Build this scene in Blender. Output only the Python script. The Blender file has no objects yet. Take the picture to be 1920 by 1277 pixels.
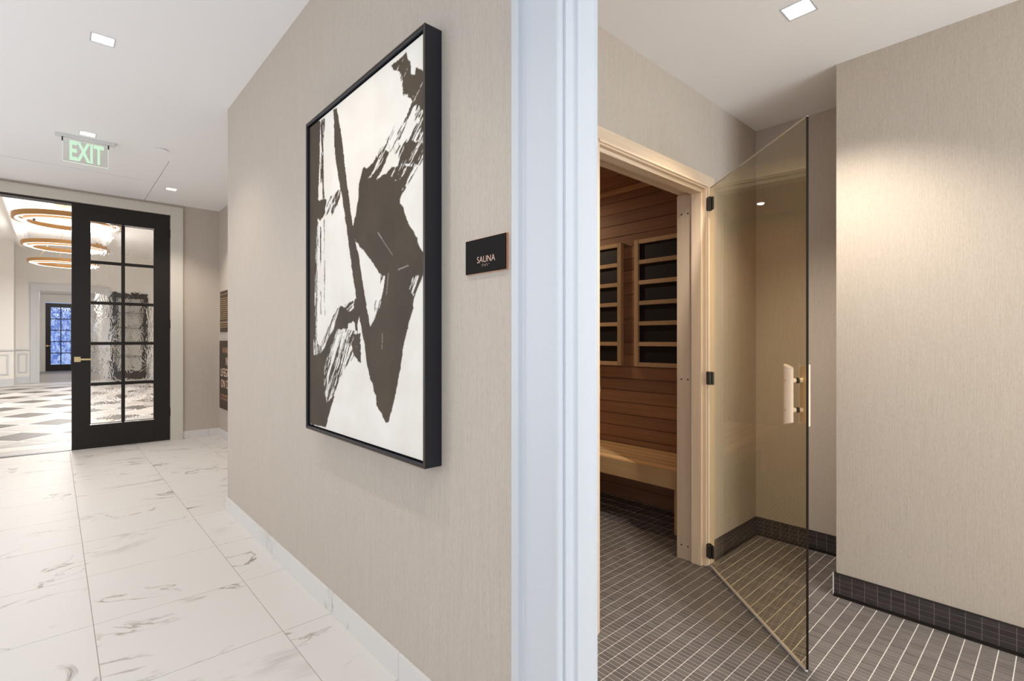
import bpy, bmesh, math, random
import numpy as np
from mathutils import Matrix, Vector

sc = bpy.context.scene
col = sc.collection
random.seed(7)

# ------------------------------------------------------------------ camera
CAM_H = 1.167
YAW = math.radians(42.237)
cam_d = bpy.data.cameras.new('camera')
cam_d.sensor_width = 36.0
cam_d.lens = 36.0 * 945.0 / 1920.0
cam_d.clip_start = 0.02
cam_d.clip_end = 200
cam = bpy.data.objects.new('camera', cam_d)
cam.location = (0, 0, CAM_H)
cam.rotation_euler = (math.pi / 2, 0, -YAW)
col.objects.link(cam)
sc.camera = cam

# ------------------------------------------------------------------ world, daylight, exposure
w = bpy.data.worlds.new('world')
sc.world = w
w.use_nodes = True
w.node_tree.nodes['Background'].inputs[0].default_value = (0.42, 0.58, 0.95, 1)
w.node_tree.nodes['Background'].inputs[1].default_value = 1.0
vs = sc.view_settings
vs.view_transform = 'Standard'
vs.look = 'None'
vs.exposure = 0.0
vs.gamma = 1.0
vs.use_curve_mapping = False
sc.cycles.max_bounces = 10
sc.cycles.diffuse_bounces = 8
sc.cycles.transparent_max_bounces = 16
sc.cycles.sample_clamp_indirect = 6.0

# daylight: the corridor's unseen end window behind the camera; the other three windows are unseen and added to even out the brightness, two in its left wall, one in the sauna room's rear wall
for nm, pw_, colr, sx_, sy_, loc_, rot_ in (
        ('end_window_daylight', 24, (0.52, 0.75, 1.0), 1.8, 2.0, (-0.35, -3.93, 1.35), (math.pi / 2, 0, 0)),
        ('side_fill_light', 37, (0.85, 0.94, 0.99), 3.3, 1.7, (-1.55, -0.55, 1.55), (math.pi / 2, 0, -math.pi / 2)),
        ('gallery_fill_light', 46, (0.97, 0.98, 0.96), 4.9, 1.9, (-1.55, 4.15, 1.40), (math.pi / 2, 0, -math.pi / 2)),
        ('room_fill_light', 70, (0.84, 0.94, 1.0), 1.4, 1.6, (1.82, -2.25, 1.45), (math.pi / 2, 0, 0))):
    day_d = bpy.data.lights.new(nm, 'AREA')
    day_d.shape = 'RECTANGLE'; day_d.size = sx_; day_d.size_y = sy_
    day_d.energy = pw_; day_d.color = colr
    day = bpy.data.objects.new(nm, day_d)
    day.location = loc_; day.rotation_euler = rot_
    col.objects.link(day)
HALL_W, ROOM_W, LOBBY_W, SAUNA_W = 33.0, 84.0, 125.0, 10.0   # lamp powers used by the lamp builders
WARM, SOFT = (1.0, 0.92, 0.82), (1.0, 0.975, 0.95)

# ------------------------------------------------------------------ plan (metres): +Y down the corridor, +X into the sauna room
WX = 0.885            # corridor face of the wall with the painting
HC = 2.76             # corridor ceiling
RC = 2.432            # sauna-room ceiling
ART_END = 3.89        # far end of the painting wall
DW = 7.04             # corridor end wall
AX = 1.505            # side wall beyond the painting wall
SY0, SY1 = 1.265, 1.40  # sauna front wall
BX = 3.14             # alcove back wall / sauna back wall
RX, RY = 2.653, 0.711   # right-hand wall face and its corner

# ------------------------------------------------------------------ materials
MAT = {}
def newmat(name):
    m = bpy.data.materials.new(name); m.use_nodes = True
    nt = m.node_tree
    for n in list(nt.nodes): nt.nodes.remove(n)
    out = nt.nodes.new('ShaderNodeOutputMaterial')
    MAT[name] = m
    return m, nt, out
def N(nt, t, **kw):
    n = nt.nodes.new(t)
    for k, v in kw.items():
        if k.startswith('i_'):
            key = k[2:]
            n.inputs[int(key) if key.isdigit() else key.replace('_', ' ')].default_value = v
        else: setattr(n, k, v)
    return n
def srgb(r, g, b):
    f = lambda c: (c / 255 / 12.92) if c / 255 <= .04045 else ((c / 255 + .055) / 1.055) ** 2.4
    return (f(r), f(g), f(b), 1)
def pbsdf(nt, out, color=None, rough=.5, metal=0, spec=.5):
    b = N(nt, 'ShaderNodeBsdfPrincipled')
    b.inputs['Roughness'].default_value = rough
    b.inputs['Metallic'].default_value = metal
    b.inputs['Specular IOR Level'].default_value = spec
    if color: b.inputs['Base Color'].default_value = color
    nt.links.new(b.outputs[0], out.inputs[0])
    return b
def plain(name, color, rough=.5, metal=0, spec=.5, bump=0, bscale=200):
    m, nt, out = newmat(name)
    b = pbsdf(nt, out, color, rough, metal, spec)
    g = N(nt, 'ShaderNodeNewGeometry')
    n = N(nt, 'ShaderNodeTexNoise', i_Scale=bscale, i_Detail=2.0)
    nt.links.new(g.outputs['Position'], n.inputs['Vector'])
    mx = N(nt, 'ShaderNodeMix', data_type='RGBA', blend_type='MULTIPLY')
    mx.inputs[0].default_value = .06
    mx.inputs[6].default_value = color
    nt.links.new(n.outputs['Fac'], mx.inputs[7])
    nt.links.new(mx.outputs[2], b.inputs['Base Color'])
    if bump:
        bp = N(nt, 'ShaderNodeBump', i_Strength=bump, i_Distance=.002)
        nt.links.new(n.outputs['Fac'], bp.inputs['Height'])
        nt.links.new(bp.outputs[0], b.inputs['Normal'])
    return m
def emit(name, color, strength):
    m, nt, out = newmat(name)
    e = N(nt, 'ShaderNodeEmission'); e.inputs[0].default_value = color; e.inputs[1].default_value = strength
    nt.links.new(e.outputs[0], out.inputs[0]); return m
def ramp(nt, stops):
    r = N(nt, 'ShaderNodeValToRGB')
    el = r.color_ramp.elements
    while len(el) < len(stops): el.new(.5)
    for e, (p, c) in zip(el, stops): e.position = p; e.color = c
    return r
def pos_scaled(nt, s, rnd=0.0):
    """world position scaled per axis, shifted by a per-object random amount"""
    g = N(nt, 'ShaderNodeNewGeometry')
    v = N(nt, 'ShaderNodeVectorMath', operation='MULTIPLY'); v.inputs[1].default_value = s
    if rnd:
        oi = N(nt, 'ShaderNodeObjectInfo')
        mm = N(nt, 'ShaderNodeMath', operation='MULTIPLY'); mm.inputs[1].default_value = rnd
        nt.links.new(oi.outputs['Random'], mm.inputs[0])
        ad = N(nt, 'ShaderNodeVectorMath', operation='ADD')
        nt.links.new(g.outputs['Position'], ad.inputs[0]); nt.links.new(mm.outputs[0], ad.inputs[1])
        nt.links.new(ad.outputs[0], v.inputs[0])
    else:
        nt.links.new(g.outputs['Position'], v.inputs[0])
    return v.outputs[0]

def wallpaper(name, c0, c1):
    m, nt, out = newmat(name)
    b = pbsdf(nt, out, None, .72, 0, .3)
    n1 = N(nt, 'ShaderNodeTexNoise', i_Scale=1.0, i_Detail=5.0, i_Roughness=.7)
    nt.links.new(pos_scaled(nt, (300, 300, 6)), n1.inputs['Vector'])
    n2 = N(nt, 'ShaderNodeTexNoise', i_Scale=1.0, i_Detail=3.0)
    nt.links.new(pos_scaled(nt, (420, 420, 60)), n2.inputs['Vector'])
    ad = N(nt, 'ShaderNodeMath', operation='ADD'); nt.links.new(n1.outputs['Fac'], ad.inputs[0]); nt.links.new(n2.outputs['Fac'], ad.inputs[1])
    ha = N(nt, 'ShaderNodeMath', operation='MULTIPLY'); ha.inputs[1].default_value = .5; nt.links.new(ad.outputs[0], ha.inputs[0])
    r = ramp(nt, [(.36, c0), (.64, c1)])
    nt.links.new(ha.outputs[0], r.inputs[0]); nt.links.new(r.outputs[0], b.inputs['Base Color'])
    bp = N(nt, 'ShaderNodeBump', i_Strength=.25, i_Distance=.001)
    nt.links.new(ha.outputs[0], bp.inputs['Height']); nt.links.new(bp.outputs[0], b.inputs['Normal'])
    return m
wallpaper('wallpaper', srgb(176, 163, 149), srgb(193, 181, 168))

def marble(name):
    m, nt, out = newmat(name)
    b = pbsdf(nt, out, None, .48, 0, .14)
    p = pos_scaled(nt, (1, 1.7, 1), 37.0)
    n1 = N(nt, 'ShaderNodeTexNoise', i_Scale=1.15, i_Detail=7.0, i_Roughness=.55, i_Distortion=.9)
    nt.links.new(p, n1.inputs['Vector'])
    def vein(fac, centre, width):
        s = N(nt, 'ShaderNodeMath', operation='SUBTRACT'); s.inputs[1].default_value = centre; nt.links.new(fac, s.inputs[0])
        a = N(nt, 'ShaderNodeMath', operation='ABSOLUTE'); nt.links.new(s.outputs[0], a.inputs[0])
        r = ramp(nt, [(0, (1, 1, 1, 1)), (width, (0, 0, 0, 1))]); nt.links.new(a.outputs[0], r.inputs[0]); return r.outputs[0]
    v1 = vein(n1.outputs['Fac'], .5, .012)
    n2 = N(nt, 'ShaderNodeTexNoise', i_Scale=2.1, i_Detail=3.0)
    nt.links.new(p, n2.inputs['Vector'])
    mask = ramp(nt, [(.5, (0, 0, 0, 1)), (.64, (1, 1, 1, 1))]); nt.links.new(n2.outputs['Fac'], mask.inputs[0])
    mu = N(nt, 'ShaderNodeMath', operation='MULTIPLY'); nt.links.new(v1, mu.inputs[0]); nt.links.new(mask.outputs[0], mu.inputs[1])
    v2 = vein(n1.outputs['Fac'], .40, .055)
    n3 = N(nt, 'ShaderNodeTexNoise', i_Scale=1.3, i_Detail=2.0)
    p3 = pos_scaled(nt, (1.3, 1.3, 1), 91.0); nt.links.new(p3, n3.inputs['Vector'])
    mask3 = ramp(nt, [(.56, (0, 0, 0, 1)), (.68, (.35, .35, .35, 1))]); nt.links.new(n3.outputs['Fac'], mask3.inputs[0])
    mu2 = N(nt, 'ShaderNodeMath', operation='MULTIPLY'); nt.links.new(v2, mu2.inputs[0]); nt.links.new(mask3.outputs[0], mu2.inputs[1])
    mxx = N(nt, 'ShaderNodeMath', operation='MAXIMUM'); nt.links.new(mu.outputs[0], mxx.inputs[0]); nt.links.new(mu2.outputs[0], mxx.inputs[1])
    mx = N(nt, 'ShaderNodeMix', data_type='RGBA')
    mx.inputs[6].default_value = srgb(212, 207, 201); mx.inputs[7].default_value = srgb(138, 128, 118)
    nt.links.new(mxx.outputs[0], mx.inputs[0]); nt.links.new(mx.outputs[2], b.inputs['Base Color'])
    return m
marble('marble')

def mosaic(name, c0, c1, rough, pitch, offs):
    """unglazed tile body: one tone per tile, picked from the tile's place in the grid"""
    m, nt, out = newmat(name)
    b = pbsdf(nt, out, None, rough, 0, .45)
    g = N(nt, 'ShaderNodeNewGeometry')
    s = N(nt, 'ShaderNodeVectorMath', operation='SUBTRACT'); s.inputs[1].default_value = offs; nt.links.new(g.outputs['Position'], s.inputs[0])
    d = N(nt, 'ShaderNodeVectorMath', operation='DIVIDE'); d.inputs[1].default_value = pitch; nt.links.new(s.outputs[0], d.inputs[0])
    fl = N(nt, 'ShaderNodeVectorMath', operation='FLOOR'); nt.links.new(d.outputs[0], fl.inputs[0])
    wn = N(nt, 'ShaderNodeTexWhiteNoise'); nt.links.new(fl.outputs[0], wn.inputs['Vector'])
    n = N(nt, 'ShaderNodeTexNoise', i_Scale=90.0, i_Detail=3.0); nt.links.new(g.outputs['Position'], n.inputs['Vector'])
    mm = N(nt, 'ShaderNodeMath', operation='MULTIPLY_ADD'); mm.inputs[1].default_value = .75; nt.links.new(wn.outputs['Value'], mm.inputs[0])
    sc2 = N(nt, 'ShaderNodeMath', operation='MULTIPLY'); sc2.inputs[1].default_value = .25; nt.links.new(n.outputs['Fac'], sc2.inputs[0])
    nt.links.new(sc2.outputs[0], mm.inputs[2])
    r = ramp(nt, [(.0, c0), (1.0, c1)]); nt.links.new(mm.outputs[0], r.inputs[0]); nt.links.new(r.outputs[0], b.inputs['Base Color'])
    return m
TPX, TPY = 0.0225, 0.0475
mosaic('floor_mosaic', srgb(94, 87, 83), srgb(117, 109, 104), .42, (TPX, TPY, 10), (0.95, 0.648, -5))
mosaic('base_mosaic', srgb(50, 43, 44), srgb(66, 58, 57), .3, (.0475, .0475, .0225), (.003, .648, .012))

def wood(name, c0, c1, axis, rough=.5, fine=1.0):
    m, nt, out = newmat(name)
    b = pbsdf(nt, out, None, rough, 0, .35)
    s = [38 * fine] * 3; s['xyz'.index(axis)] = 1.6
    n1 = N(nt, 'ShaderNodeTexNoise', i_Scale=1.0, i_Detail=5.0, i_Roughness=.6, i_Distortion=.4)
    nt.links.new(pos_scaled(nt, tuple(s), 53.0), n1.inputs['Vector'])
    s2 = [5.0] * 3; s2['xyz'.index(axis)] = .5
    n2 = N(nt, 'ShaderNodeTexNoise', i_Scale=1.0, i_Detail=2.0)
    nt.links.new(pos_scaled(nt, tuple(s2), 71.0), n2.inputs['Vector'])
    ad = N(nt, 'ShaderNodeMath', operation='ADD'); nt.links.new(n1.outputs['Fac'], ad.inputs[0]); nt.links.new(n2.outputs['Fac'], ad.inputs[1])
    ha = N(nt, 'ShaderNodeMath', operation='MULTIPLY'); ha.inputs[1].default_value = .5; nt.links.new(ad.outputs[0], ha.inputs[0])
    r = ramp(nt, [(.3, c0), (.7, c1)]); nt.links.new(ha.outputs[0], r.inputs[0])
    oi = N(nt, 'ShaderNodeObjectInfo')
    mr = N(nt, 'ShaderNodeMapRange'); mr.inputs[3].default_value = .8; mr.inputs[4].default_value = 1.08
    nt.links.new(oi.outputs['Random'], mr.inputs[0])
    hv = N(nt, 'ShaderNodeHueSaturation'); nt.links.new(mr.outputs[0], hv.inputs['Value']); nt.links.new(r.outputs[0], hv.inputs['Color'])
    nt.links.new(hv.outputs[0], b.inputs['Base Color'])
    bp = N(nt, 'ShaderNodeBump', i_Strength=.1, i_Distance=.001)
    nt.links.new(n1.outputs['Fac'], bp.inputs['Height']); nt.links.new(bp.outputs[0], b.inputs['Normal'])
    return m
wood('pale_wood_z', srgb(224, 196, 166), srgb(241, 219, 193), 'z')
wood('pale_wood_x', srgb(224, 196, 166), srgb(241, 219, 193), 'x')
wood('cedar_y', srgb(142, 103, 75), srgb(182, 138, 103), 'y', .55)
wood('cedar_x', srgb(142, 103, 75), srgb(182, 138, 103), 'x', .55)
wood('bench_wood', srgb(216, 172, 120), srgb(238, 202, 150), 'y')
wood('heater_wood', srgb(206, 172, 128), srgb(228, 196, 152), 'z')
plain('white_paint', srgb(200, 201, 204), .42)
plain('ceiling_paint', srgb(243, 240, 238), .8)
plain('greige_paint', srgb(204, 196, 183), .5)
plain('cream_paint', srgb(226, 223, 218), .55)
plain('grout', srgb(226, 219, 210), .85)
plain('base_grout', srgb(150, 138, 132), .85)
plain('marble_grout', srgb(168, 160, 150), .8)
plain('black_door', srgb(34, 28, 23), .4, 0, .3)
plain('frame_black_sheen', srgb(21, 23, 31), .35, 0, .5)  # slight navy in the black paints a blue daylight sheen
plain('frame_edge', srgb(74, 62, 48), .35, .6)
plain('dark_metal', srgb(52, 47, 44), .38, .7)
plain('sign_black', srgb(24, 19, 17), .7, 0, .15)
plain('bronze_plaque', srgb(66, 50, 34), .45, .3)
plain('copper', srgb(214, 160, 126), .35, .6)
plain('copper_text', srgb(226, 190, 168), .5)
plain('brass', srgb(222, 190, 134), .28, .85)
plain('ring_gold', srgb(196, 150, 96), .4, .5)
plain('heater_black', srgb(24, 22, 23), .6)
plain('clip_black', srgb(20, 20, 20), .5)
plain('silver_trim', srgb(222, 220, 218), .45, .05)
plain('chrome', srgb(200, 204, 214), .2, .9)
plain('void_dark', srgb(30, 29, 28), .9)
plain('seal_glint_white', srgb(214, 208, 206), .3)  # door seal, and the painted glint on the glass top edge
plain('stone_gray', srgb(160, 155, 150), .45)
plain('stone_light', srgb(196, 191, 185), .3)
plain('stone_dark', srgb(80, 73, 65), .45, 0, .4)
plain('stone_white', srgb(228, 225, 220), .28)
emit('lamp_lens', (1, .95, .89, 1), 26.0)
emit('ring_led', (1, .96, .91, 1), 2.6)
emit('exit_glow', (.70, 1.0, .73, 1), .92)
emit('exit_edge', (.88, 1.0, .86, 1), 1.0)

def glass_sheet(name, tint, refl=1.2, rough=0.0):
    m, nt, out = newmat(name)
    t = N(nt, 'ShaderNodeBsdfTransparent'); t.inputs[0].default_value = (*tint, 1)
    g = N(nt, 'ShaderNodeBsdfGlossy'); g.inputs['Roughness'].default_value = rough
    fr = N(nt, 'ShaderNodeFresnel'); fr.inputs[0].default_value = 1.5
    geo = N(nt, 'ShaderNodeNewGeometry')      # the reflection of both faces is carried by the front one
    mu = N(nt, 'ShaderNodeMath', operation='MULTIPLY', use_clamp=True); nt.links.new(fr.outputs[0], mu.inputs[0])
    bk = N(nt, 'ShaderNodeMath', operation='SUBTRACT'); bk.inputs[0].default_value = 1; nt.links.new(geo.outputs['Backfacing'], bk.inputs[1])
    m2 = N(nt, 'ShaderNodeMath', operation='MULTIPLY'); m2.inputs[1].default_value = refl; nt.links.new(bk.outputs[0], m2.inputs[0]); nt.links.new(m2.outputs[0], mu.inputs[1])
    mx = N(nt, 'ShaderNodeMixShader')
    nt.links.new(mu.outputs[0], mx.inputs[0]); nt.links.new(t.outputs[0], mx.inputs[1]); nt.links.new(g.outputs[0], mx.inputs[2])
    nt.links.new(mx.outputs[0], out.inputs[0]); return m
glass_sheet('bronze_glass', (.87, .815, .70))
glass_sheet('acrylic', (.93, .95, .93))
plain('glass_edge_dark', srgb(34, 24, 15), .6, 0, .1)

def wavy_glass(name, tint0, tint1, scale, strength):
    m, nt, out = newmat(name)
    b = pbsdf(nt, out, tint0, 0.02, 0, .5)
    b.inputs['Transmission Weight'].default_value = 1.0
    b.inputs['IOR'].default_value = 1.5
    n = N(nt, 'ShaderNodeTexNoise', i_Scale=1.0, i_Detail=3.0, i_Distortion=1.2)
    nt.links.new(pos_scaled(nt, (scale, scale, scale * .55)), n.inputs['Vector'])
    bp = N(nt, 'ShaderNodeBump', i_Strength=strength, i_Distance=.02)
    nt.links.new(n.outputs['Fac'], bp.inputs['Height']); nt.links.new(bp.outputs[0], b.inputs['Normal'])
    n2 = N(nt, 'ShaderNodeTexNoise', i_Scale=1.0, i_Detail=4.0, i_Distortion=1.5)
    nt.links.new(pos_scaled(nt, (scale * .8, scale * .8, scale * .5)), n2.inputs['Vector'])
    r = ramp(nt, [(.4, tint0), (.6, tint1)]); nt.links.new(n2.outputs['Fac'], r.inputs[0]); nt.links.new(r.outputs[0], b.inputs['Base Color'])
    return m
wavy_glass('rippled_glass', (1, .97, .93, 1), (1, 1, 1, 1), 8, .12)
wavy_glass('rippled_daylight_glass', (.22, .30, .62, 1), (.95, .95, 1, 1), 9, .3)  # blue-white tint paints the daylight outside into the panes

def canvas_mat():
    m, nt, out = newmat('canvas_print')
    b = pbsdf(nt, out, None, .6, 0, .3)
    a = N(nt, 'ShaderNodeAttribute'); a.attribute_name = 'ink'
    n = N(nt, 'ShaderNodeTexNoise', i_Scale=6.0, i_Detail=4.0)
    g = N(nt, 'ShaderNodeNewGeometry'); nt.links.new(g.outputs['Position'], n.inputs['Vector'])
    r1 = ramp(nt, [(.3, srgb(62, 50, 38)), (.7, srgb(74, 62, 47))]); nt.links.new(n.outputs['Fac'], r1.inputs[0])
    r2 = ramp(nt, [(.3, srgb(222, 214, 203)), (.7, srgb(231, 225, 216))]); nt.links.new(n.outputs['Fac'], r2.inputs[0])
    mx = N(nt, 'ShaderNodeMix', data_type='RGBA')
    nt.links.new(a.outputs['Fac'], mx.inputs[0]); nt.links.new(r2.outputs[0], mx.inputs[6]); nt.links.new(r1.outputs[0], mx.inputs[7])
    nt.links.new(mx.outputs[2], b.inputs['Base Color'])
canvas_mat()

# ------------------------------------------------------------------ builders
def link(o, parent=None):
    col.objects.link(o)
    if parent is not None: o.parent = parent
    return o
def tag(o, label=None, cat=None, group=None, kind=None):
    if label: o['label'] = label
    if cat: o['category'] = cat
    if group: o['group'] = group
    if kind: o['kind'] = kind
    return o
def empty(name, loc=(0, 0, 0), rz=0.0):
    o = bpy.data.objects.new(name, None); o.empty_display_size = .1
    o.location = loc; o.rotation_euler = (0, 0, rz)
    return link(o)
def struct(name, loc=(0, 0, 0), rz=0.0):
    return tag(empty(name, loc, rz), kind='structure')
_cache = {}
def box_mesh(sx, sy, sz, mat, bev=0.0):
    key = (round(sx, 4), round(sy, 4), round(sz, 4), mat, bev)
    if key in _cache: return _cache[key]
    bm = bmesh.new(); bmesh.ops.create_cube(bm, size=1.0)
    for v in bm.verts: v.co = (v.co.x * sx, v.co.y * sy, v.co.z * sz)
    if bev: bmesh.ops.bevel(bm, geom=list(bm.edges), offset=bev, segments=1 if bev < .002 else 2, affect='EDGES')
    me = bpy.data.meshes.new('box'); bm.to_mesh(me); bm.free()
    me.materials.append(MAT[mat]); _cache[key] = me; return me
def B(name, a, b, mat, parent=None, bev=0.0):
    """box between corners a and b, in the parent's own coordinates"""
    lo = [min(p, q) for p, q in zip(a, b)]; hi = [max(p, q) for p, q in zip(a, b)]
    o = bpy.data.objects.new(name, box_mesh(hi[0] - lo[0], hi[1] - lo[1], hi[2] - lo[2], mat, bev))
    o.location = [(p + q) / 2 for p, q in zip(lo, hi)]
    return link(o, parent)
def P(name, verts, faces, mat, parent=None, smooth=False, loc=None):
    me = bpy.data.meshes.new(name)
    if loc is not None: verts = [tuple(c - d for c, d in zip(v, loc)) for v in verts]
    me.from_pydata([tuple(v) for v in verts], [], faces); me.materials.append(MAT[mat])
    if smooth: me.polygons.foreach_set('use_smooth', [True] * len(me.polygons))
    me.update()
    bm = bmesh.new(); bm.from_mesh(me); bmesh.ops.recalc_face_normals(bm, faces=list(bm.faces)); bm.to_mesh(me); bm.free()
    o = bpy.data.objects.new(name, me)
    if loc is not None: o.location = loc
    return link(o, parent)
def boxes(name, lst, mat, parent=None, kind=None):
    """several touching slabs of ONE continuous surface (a wall with an opening) as one mesh"""
    V, F = [], []
    for a, b in lst:
        lo = [min(p, q) for p, q in zip(a, b)]; hi = [max(p, q) for p, q in zip(a, b)]; k = len(V)
        for z in (lo[2], hi[2]):
            V += [(lo[0], lo[1], z), (hi[0], lo[1], z), (hi[0], hi[1], z), (lo[0], hi[1], z)]
        F += [(k, k + 3, k + 2, k + 1), (k + 4, k + 5, k + 6, k + 7)] + [(k + i, k + (i + 1) % 4, k + 4 + (i + 1) % 4, k + 4 + i) for i in range(4)]
    me = bpy.data.meshes.new(name); me.from_pydata(V, [], F); me.materials.append(MAT[mat]); me.update()
    o = link(bpy.data.objects.new(name, me), parent)
    if kind: o['kind'] = kind
    return o
def slab_holes(x0, x1, y0, y1, z0, z1, holes):
    xs = sorted({x0, x1} | {h[0] for h in holes} | {h[1] for h in holes}); xs = [x for x in xs if x0 <= x <= x1]
    out = []
    for xa, xb in zip(xs, xs[1:]):
        ys = [(y0)]
        for h in sorted([h for h in holes if h[0] <= xa + 1e-6 and h[1] >= xb - 1e-6], key=lambda h: h[2]):
            ys += [h[2], h[3]]
        ys.append(y1)
        for k in range(0, len(ys), 2):
            if ys[k + 1] > ys[k]: out.append(((xa, ys[k], z0), (xb, ys[k + 1], z1)))
    return out
def cyl(name, p, q, r, mat, parent=None, seg=20, r2=None):
    p, q = Vector(p), Vector(q); d = (q - p); L = d.length; d.normalize()
    a = d.orthogonal().normalized(); b = d.cross(a); r2 = r if r2 is None else r2
    V = []
    for c, rr in ((p, r), (q, r2)):
        for i in range(seg):
            t = 2 * math.pi * i / seg
            V.append(c + a * rr * math.cos(t) + b * rr * math.sin(t))
    F = [(i, (i + 1) % seg, seg + (i + 1) % seg, seg + i) for i in range(seg)] + [tuple(range(seg))[::-1], tuple(range(seg, 2 * seg))]
    m = (p + q) / 2
    o = P(name, V, F, mat, parent, loc=tuple(m))
    for f in o.data.polygons: f.use_smooth = len(f.vertices) == 4
    return o
def text(name, body, size, M, mat, parent=None, sx=1.0, align='CENTER', depth=.0006, bold=0.0):
    c = bpy.data.curves.new(name, 'FONT'); c.body = body; c.size = size; c.align_x = align; c.align_y = 'CENTER'
    c.extrude = depth; c.offset = bold
    t = bpy.data.objects.new(name, c); col.objects.link(t)
    bpy.context.view_layer.update()
    me = bpy.data.meshes.new_from_object(t.evaluated_get(bpy.context.evaluated_depsgraph_get()))
    col.objects.unlink(t); bpy.data.objects.remove(t)
    me.transform(Matrix.Diagonal((sx, 1, 1, 1)))
    me.materials.clear(); me.materials.append(MAT[mat])
    o = bpy.data.objects.new(name, me); o.matrix_local = M
    return link(o, parent)
def face_mx(loc):   # lettering on a surface that looks towards -X
    return Matrix.Translation(loc) @ Matrix(((0, 0, -1, 0), (-1, 0, 0, 0), (0, 1, 0, 0), (0, 0, 0, 1)))
def face_my(loc):   # lettering on a surface that looks towards -Y
    return Matrix.Translation(loc) @ Matrix(((1, 0, 0, 0), (0, 0, -1, 0), (0, 1, 0, 0), (0, 0, 0, 1)))
F_ = np.array([math.sin(YAW), math.cos(YAW)]); R_ = np.array([math.cos(YAW), -math.sin(YAW)])
def in_photo(X, Y, Z):
    z = X * F_[0] + Y * F_[1]
    return 960 + 945 * (X * R_[0] + Y * R_[1]) / z, 638.5 - 945 * (Z - CAM_H) / z, z

# ================================================================== STRUCTURE
# ---- corridor: painting wall, with the room's doorway at its near end
DY0, DY1, DTOP = -0.16, 0.80, 2.14
boxes('wall_right', [((WX, DY1, 0), (.99, ART_END, HC)), ((WX, -4, 0), (.99, DY0, HC)), ((WX, DY0, DTOP), (.99, DY1, HC)),
                     ((.99, ART_END - .11, 0), (AX + .1, ART_END, HC))], 'wallpaper', kind='structure')
boxes('wall_right_far', [((AX, ART_END, 0), (AX + .1, DW, HC))], 'wallpaper', kind='structure')
boxes('wall_left', [((-1.75, -4, 0), (-1.6, -2.25, HC)), ((-1.75, 1.15, 0), (-1.6, 1.7, HC)), ((-1.75, 6.6, 0), (-1.6, DW, HC)), ((-1.75, 1.7, 0), (-1.6, 6.6, .4)), ((-1.75, 1.7, 2.4), (-1.6, 6.6, HC)), ((-1.75, -2.25, 0), (-1.6, 1.15, .65)), ((-1.75, -2.25, 2.45), (-1.6, 1.15, HC))], 'wallpaper', kind='structure')
OX0, OX1, OTOP = -0.73, 1.0, 2.625
boxes('wall_end', [((-1.75, DW, 0), (OX0, DW + .13, HC)), ((OX1, DW, 0), (AX + .1, DW + .13, HC)), ((OX0, DW, OTOP), (OX1, DW + .13, HC))],
      'wallpaper', kind='structure')
boxes('wall_behind', [((-1.75, -4.12, 0), (-1.3, -4, HC)), ((.6, -4.12, 0), (.99, -4, HC)), ((-1.3, -4.12, 0), (.6, -4, .3)), ((-1.3, -4.12, 2.4), (.6, -4, HC))],
      'wallpaper', kind='structure')
w1 = struct('window_1', (-.35, -4.06, .3))
for x0, x1 in ((-.95, -.89), (-.03, .03), (.89, .95)): B('window_frame', (x0, -.03, 0), (x1, .03, 2.1), 'white_paint', w1)
for z in (0, 1.02, 2.04): B('window_bar', (-.95, -.025, z), (.95, .025, z + .06), 'white_paint', w1)
for x0, x1 in ((-.89, -.03), (.03, .89)):
    for z0, z1 in ((.06, 1.02), (1.08, 2.04)): B('pane', (x0, -.004, z0), (x1, .004, z1), 'acrylic', w1)

w2 = struct('added_window_2', (-1.68, -.55, .65))  # unseen window, added so daylight brightens the near corridor
for y0, y1 in ((-1.7, -1.64), (-.58, -.54), (.54, .58), (1.64, 1.7)): B('window_frame', (-.03, y0, 0), (.03, y1, 1.8), 'white_paint', w2)
for z in (0, 1.74): B('window_bar', (-.025, -1.7, z), (.025, 1.7, z + .06), 'white_paint', w2)
for y0, y1 in ((-1.64, -.58), (-.54, .54), (.58, 1.64)): B('pane', (-.004, y0, .06), (.004, y1, 1.74), 'acrylic', w2)

w3 = struct('added_window_3', (-1.68, 4.15, .4))  # unseen window band, added to light the far corridor evenly
for k in range(6): B('window_frame', (-.03, -2.45 + k * .968, 0), (.03, -2.39 + k * .968, 2.0), 'white_paint', w3)
for z in (0, 1.94): B('window_bar', (-.025, -2.45, z), (.025, 2.45, z + .06), 'white_paint', w3)
for k in range(5): B('pane', (-.004, -2.39 + k * .968, .06), (.004, -1.482 + k * .968, 1.94), 'acrylic', w3)

# ---- corridor ceiling: main field plus three boards separated by open joints; holes for the lamps
HL = [(.19, 1.76), (.19, 3.435), (.19, 5.086), (.911, 6.345), (.19, .11), (.19, -1.55)]
hh = .046
holes = [(x - hh, x + hh, y - hh, y + hh) for x, y in HL]
cl = struct('ceiling', (0, 0, 0))
JX, JY0, JY = .757, 5.374, 6.17
for nm, x0, x1, y0, y1 in (('ceiling_field', -1.75, AX + .1, -4.1, JY0), ('ceiling_board', JX + .003, AX + .1, JY0, DW + .13),
                           ('ceiling_board', -1.75, JX - .003, JY0, JY - .005), ('ceiling_board', -1.75, JX - .003, JY + .005, DW + .13)):
    hs = [h for h in holes if h[0] >= x0 and h[1] <= x1 and h[2] >= y0 and h[3] <= y1]
    boxes(nm, slab_holes(x0, x1, y0, y1, HC, HC + .05, hs), 'ceiling_paint', cl)
boxes('ceiling_backing', [((-1.75, -4.1, HC + .16), (AX + .1, DW + .13, HC + .2))], 'void_dark', cl)

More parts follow.
